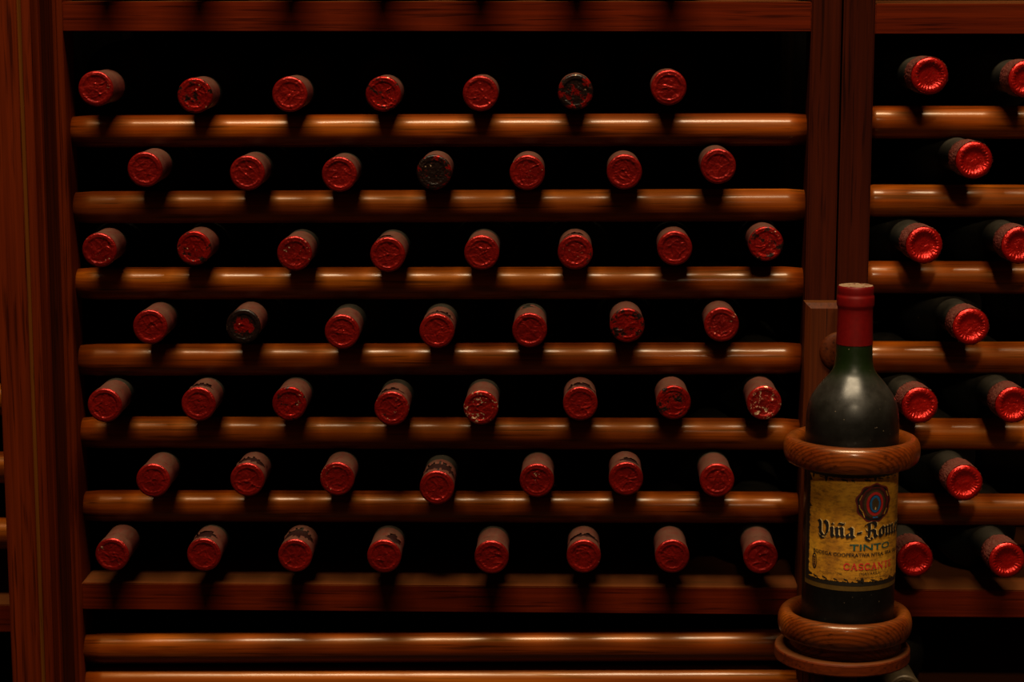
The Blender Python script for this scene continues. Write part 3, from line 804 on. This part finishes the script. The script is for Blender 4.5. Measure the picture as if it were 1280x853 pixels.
# blackletter strokes, x-height 1, drawn with a broad nib
NB = (0.30, 0.20)
def minim(x, top=0.93): return [(x, top), (x + 0.12, top - 0.13), (x + 0.12, 0.20), (x + 0.26, 0.06)]
GLY = {
    'V': (1.22, [([(0.02, 1.42), (0.2, 1.30), (0.24, 1.1), (0.26, 0.32), (0.52, 0.02)], (0.30, 0.17)), ([(0.12, 0.86), (0.02, 0.70), (0.2, 0.64)], (0.14, 0.12)), ([(0.66, 1.45), (0.9, 1.28), (0.98, 0.95), (0.94, 0.4), (0.70, 0.05)], NB), ([(0.2, -0.06), (0.42, -0.2), (0.66, -0.16), (0.8, 0.0)], (0.2, 0.16)), ([(0.2, -0.04), (0.08, 0.1)], 0.09)]),
    'i': (0.40, [(minim(0.02), NB), ([(0.1, 1.28), (0.2, 1.18)], (0.2, 0.15))]),
    'n': (0.86, [(minim(0.02), NB), ([(0.16, 0.78), (0.42, 0.98), (0.58, 0.82), (0.58, 0.20), (0.72, 0.06)], NB)]),
    '~': (0.0, [([(-0.72, 1.24), (-0.58, 1.34), (-0.24, 1.27), (-0.1, 1.38)], (0.05, 0.20))]),
    'a': (0.80, [([(0.12, 0.86), (0.30, 0.98), (0.52, 0.84), (0.52, 0.20), (0.68, 0.05)], NB), ([(0.50, 0.58), (0.22, 0.46), (0.12, 0.34), (0.14, 0.16), (0.28, 0.04), (0.46, 0.18)], NB)]),
    '-': (0.72, [([(0.10, 0.44), (0.55, 0.54)], (0.06, 0.22))]),
    'R': (1.36, [([(0.34, 1.36), (0.46, 1.25), (0.46, 0.25), (0.34, 0.02)], (0.30, 0.16)), ([(0.06, 1.15), (0.2, 1.34), (0.5, 1.42), (0.86, 1.46), (1.08, 1.26), (1.06, 0.98), (0.78, 0.76), (0.58, 0.74)], NB), ([(0.76, 0.74), (0.98, 0.60), (1.02, 0.22), (1.20, 0.04)], NB), ([(0.1, 0.18), (0.22, -0.1), (0.52, -0.26), (0.74, -0.14), (0.66, 0.06)], (0.2, 0.14)), ([(0.12, 0.84), (0.2, 0.66), (0.32, 0.62)], 0.08)]),
    'o': (0.72, [([(0.34, 0.98), (0.12, 0.78), (0.12, 0.22), (0.34, 0.03), (0.54, 0.2), (0.54, 0.78), (0.34, 0.98)], NB)]),
    'm': (1.28, [(minim(0.02), NB), ([(0.16, 0.78), (0.42, 0.98), (0.56, 0.82), (0.56, 0.20), (0.68, 0.08)], NB), ([(0.60, 0.78), (0.86, 0.98), (1.0, 0.82), (1.0, 0.20), (1.14, 0.06)], NB)]),
    'e': (0.70, [([(0.34, 0.98), (0.12, 0.78), (0.12, 0.22), (0.34, 0.03), (0.56, 0.16)], NB), ([(0.34, 0.98), (0.54, 0.76), (0.22, 0.48)], NB)]),
    'r': (0.56, [(minim(0.02), NB), ([(0.2, 0.76), (0.36, 0.96), (0.5, 0.84)], NB)]),
}
def set_word(text, sx, sy, u0, v0, extra=0.0):
    out = []
    x = 0.0
    for ch in text:
        w, st = GLY[ch]
        for pts, nib in st:
            n2 = (nib[0] * sx, nib[1] * sy) if isinstance(nib, tuple) else nib * sy
            out.append(([(u0 + (x + a) * sx, v0 + b * sy) for a, b in pts], n2))
        x += w + (0.06 if w else 0)
    return out
XH = zfront(659.5) - zfront(672.8)
base_v = zfront(673.2)
TITLE = 'Vin~a-Romero'
wid = sum(GLY[c][0] + (0.06 if GLY[c][0] else 0) for c in TITLE)
sxw = 0.0865 / wid
title = set_word(TITLE, sxw, XH, -0.0258, base_v)
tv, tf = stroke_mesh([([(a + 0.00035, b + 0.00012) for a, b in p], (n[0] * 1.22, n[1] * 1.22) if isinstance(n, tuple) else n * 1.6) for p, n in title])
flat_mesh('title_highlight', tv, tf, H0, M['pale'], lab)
tv, tf = stroke_mesh(title)
flat_mesh('title_lettering', tv, tf, H0 + 0.00022, M['ink'], lab)

def font_text(name, text, height, u_c, v0, mat, width=None, bold=0.0, left=None, shear=0.0):
    cu = bpy.data.curves.new('tmp_text', 'FONT')
    cu.body = text; cu.size = 1.0; cu.offset = bold; cu.resolution_u = 3; cu.shear = shear
    ob = bpy.data.objects.new('tmp_text', cu); col.objects.link(ob)
    dg = bpy.context.evaluated_depsgraph_get(); dg.update()
    me = bpy.data.meshes.new_from_object(ob.evaluated_get(dg))
    xs = [v.co.x for v in me.vertices]; x0, x1 = min(xs), max(xs)
    sc = height / 0.69
    sx = (width / (x1 - x0)) if width else sc
    w = (x1 - x0) * sx
    ul = left if left is not None else u_c - w / 2
    verts = [(ul + (v.co.x - x0) * sx, v0 + v.co.y * sc) for v in me.vertices]
    faces = [tuple(p.vertices) for p in me.polygons]
    bpy.data.objects.remove(ob); bpy.data.curves.remove(cu); bpy.data.meshes.remove(me)
    return flat_mesh(name, verts, faces, H0 + 0.0001, mat, lab)
font_text('tinto_lettering', 'TINTO', zfront(680.8) - zfront(688.2), 0.0180, zfront(688.2), M['green'], 0.0352, 0.018)
font_text('cooperative_lettering', 'BODEGA COOPERATIVA NTRA. SRA. DEL ROMERO', zfront(692) - zfront(696.2), 0.0178, zfront(696.2), M['ink'], 0.096, 0.02)
font_text('region_lettering', '(NAVARRA)', zfront(715.6) - zfront(719.4), 0.0176, zfront(719.4), M['ink'], 0.0190, 0.0)
font_text('small_print', 'Embotellado en origen', zfront(721.4) - zfront(723.4), 0.0190, zfront(723.4), M['ink'], 0.028, -0.004, None, 0.2)
font_text('small_print', 'Embotellador n.\u00ba 2040', zfront(716.2) - zfront(718.8), 0, zfront(719.4), M['ink'], 0.0185, -0.006, -0.0235, 0.2)
# slab-serif CASCANTE
T1, T2, SF = 0.20, 0.11, 0.09
def arc(cx, cy, rx, ry, a0, a1, n=12): return [(cx + rx * math.cos(R(a0 + (a1 - a0) * i / n)), cy + ry * math.sin(R(a0 + (a1 - a0) * i / n))) for i in range(n + 1)]
SLAB = {
    'C': (0.86, [(arc(0.46, 0.5, 0.36, 0.45, 50, 310), 0.17), ([(0.74, 0.95), (0.74, 0.66)], SF), ([(0.76, 0.14), (0.76, 0.30)], 0.07)]),
    'A': (0.98, [([(0.14, 0.04), (0.48, 0.97)], T2), ([(0.48, 0.97), (0.82, 0.04)], T1), ([(0.26, 0.34), (0.70, 0.34)], SF), ([(0.0, 0.04), (0.30, 0.04)], SF), ([(0.64, 0.04), (0.98, 0.04)], SF)]),
    'S': (0.74, [(arc(0.36, 0.73, 0.24, 0.22, 40, 250, 9) + arc(0.36, 0.27, 0.27, 0.22, 80, -140, 9), 0.16), ([(0.60, 0.96), (0.60, 0.70)], 0.07), ([(0.09, 0.04), (0.09, 0.32)], 0.07)]),
    'N': (1.0, [([(0.18, 0.04), (0.18, 0.96)], T2), ([(0.18, 0.96), (0.80, 0.04)], T1), ([(0.80, 0.04), (0.80, 0.96)], T2), ([(0.02, 0.04), (0.36, 0.04)], SF), ([(0.02, 0.96), (0.24, 0.96)], SF), ([(0.64, 0.96), (0.98, 0.96)], SF)]),
    'T': (0.86, [([(0.43, 0.04), (0.43, 0.96)], T1), ([(0.06, 0.95), (0.80, 0.95)], SF), ([(0.06, 0.95), (0.06, 0.70)], 0.07), ([(0.80, 0.95), (0.80, 0.70)], 0.07), ([(0.24, 0.04), (0.62, 0.04)], SF)]),
    'E': (0.82, [([(0.22, 0.04), (0.22, 0.96)], T1), ([(0.04, 0.95), (0.72, 0.95)], SF), ([(0.04, 0.05), (0.74, 0.05)], SF), ([(0.22, 0.5), (0.52, 0.5)], SF), ([(0.72, 0.95), (0.72, 0.72)], 0.07), ([(0.75, 0.05), (0.75, 0.30)], 0.07), ([(0.53, 0.62), (0.53, 0.38)], 0.06)]),
}
word = 'CASCANTE'
ww = sum(SLAB[c][0] + 0.06 for c in word)
hh_ = zfront(704.6) - zfront(712.8); sxw = 0.0440 / ww
st, x = [], 0.0
for ch in word:
    w, ss = SLAB[ch]
    for pts, nib in ss: st.append(([(-0.0040 + (x + a) * sxw, zfront(712.8) + b * hh_) for a, b in pts], nib * (sxw + hh_) / 2))
    x += w + 0.06
tv, tf = stroke_mesh(st)
flat_mesh('town_lettering', tv, tf, H0 + 0.0001, M['red_ink'], lab)
# printed wax seal
def blob(name, cu, cv, a, b, mat, h, scal=0.0, nsc=9, seed_=0, n=72, inner=None):
    vv = []; ff = []
    def rad(t): return 1 + scal * math.sin(nsc * t + 0.6) + scal * 0.9 * noise.noise((math.cos(t) * 2.2, math.sin(t) * 2.2, seed_))
    for k in range(n):
        t = 2 * math.pi * k / n
        vv.append((cu + a * rad(t) * math.cos(t), cv + b * rad(t) * math.sin(t)))
    if inner:
        for k in range(n):
            t = 2 * math.pi * k / n
            vv.append((cu + a * inner * math.cos(t), cv + b * inner * math.sin(t)))
        for k in range(n): ff.append((k, (k + 1) % n, n + (k + 1) % n, n + k))
    else:
        for q in (0.75, 0.5, 0.25):
            for k in range(n):
                t = 2 * math.pi * k / n
                vv.append((cu + a * q * rad(t) * math.cos(t), cv + b * q * rad(t) * math.sin(t)))
        for j in range(3):
            for k in range(n): ff.append((j * n + k, j * n + (k + 1) % n, (j + 1) * n + (k + 1) % n, (j + 1) * n + k))
        vv.append((cu, cv))
        for k in range(n): ff.append((3 * n + k, 3 * n + (k + 1) % n, 4 * n))
    return flat_mesh(name, vv, ff, h, mat, lab)
su, sv = 0.0196, zfront(629.8)
sr = 0.0152
blob('seal_print', su, sv, sr * 1.02, sr * 1.0, M['dark_red'], H0, 0.035, 9, 1)
blob('seal_print', su, sv, sr * 0.93, sr * 0.92, M['ink'], H0 + 0.0001, 0.03, 9, 1)
blob('seal_print', su, sv + 0.0004, sr * 0.84, sr * 0.83, M['dark_red'], H0 + 0.0002, 0.03, 7, 2)
blob('seal_print', su, sv, sr * 0.70, sr * 0.80, M['seal_brown'], H0 + 0.0003, 0.03, 11, 3)
blob('seal_print', su, sv - 0.0006, sr * 0.60, sr * 0.72, M['olive'], H0 + 0.0004, 0.02, 24, 4, 96, 0.74)
blob('seal_print', su, sv - 0.0006, 0.0073, 0.0094, M['red_ink'], H0 + 0.0005)
blob('seal_print', su, sv - 0.0006, 0.0052, 0.0073, M['ink'], H0 + 0.0006)
blob('seal_print', su, sv - 0.0006, 0.0046, 0.0067, M['blue'], H0 + 0.0007)
blob('seal_print', su, sv - 0.0008, 0.0030, 0.0050, M['olive'], H0 + 0.0008, 0.04, 5, 3)
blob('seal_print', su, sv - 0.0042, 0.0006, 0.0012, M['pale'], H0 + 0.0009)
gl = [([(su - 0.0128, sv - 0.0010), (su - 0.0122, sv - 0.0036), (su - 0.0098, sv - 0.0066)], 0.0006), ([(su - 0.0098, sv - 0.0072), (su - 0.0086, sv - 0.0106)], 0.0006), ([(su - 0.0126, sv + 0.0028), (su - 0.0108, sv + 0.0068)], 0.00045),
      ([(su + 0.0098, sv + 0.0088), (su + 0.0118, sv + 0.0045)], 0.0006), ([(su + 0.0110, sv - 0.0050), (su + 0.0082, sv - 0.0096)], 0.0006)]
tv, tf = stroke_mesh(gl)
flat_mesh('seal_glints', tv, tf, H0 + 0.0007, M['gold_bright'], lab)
bl = [([(su - 0.0016, sv - 0.0112), (su - 0.0004, sv - 0.0112)], 0.0010), ([(su + 0.0006, sv - 0.0112), (su + 0.0018, sv - 0.0112)], 0.0010)]
tv, tf = stroke_mesh(bl)
flat_mesh('seal_glints', tv, tf, H0 + 0.0008, M['blue'], lab)
# small dark oval stamp at the paper's edge
eu, ev = -0.0292, zfront(707.0)
blob('stamp_print', eu, ev, 0.0026, 0.0064, M['ink'], H0, 0.0, 9, 0, 48, 0.80)
sts = [([(eu - 0.0012, ev + dy), (eu + 0.0012, ev + dy)], 0.0007) for dy in (-0.0036, -0.0025, -0.0010, 0.0008, 0.0024, 0.0034)] + [([(eu - 0.0010, ev - 0.0032), (eu - 0.0010, ev + 0.0030)], 0.0006), ([(eu + 0.0009, ev - 0.0030), (eu + 0.0009, ev + 0.0012)], 0.0006)]
tv, tf = stroke_mesh(sts)
flat_mesh('stamp_print', tv, tf, H0 + 0.0001, M['seal_brown'], lab)
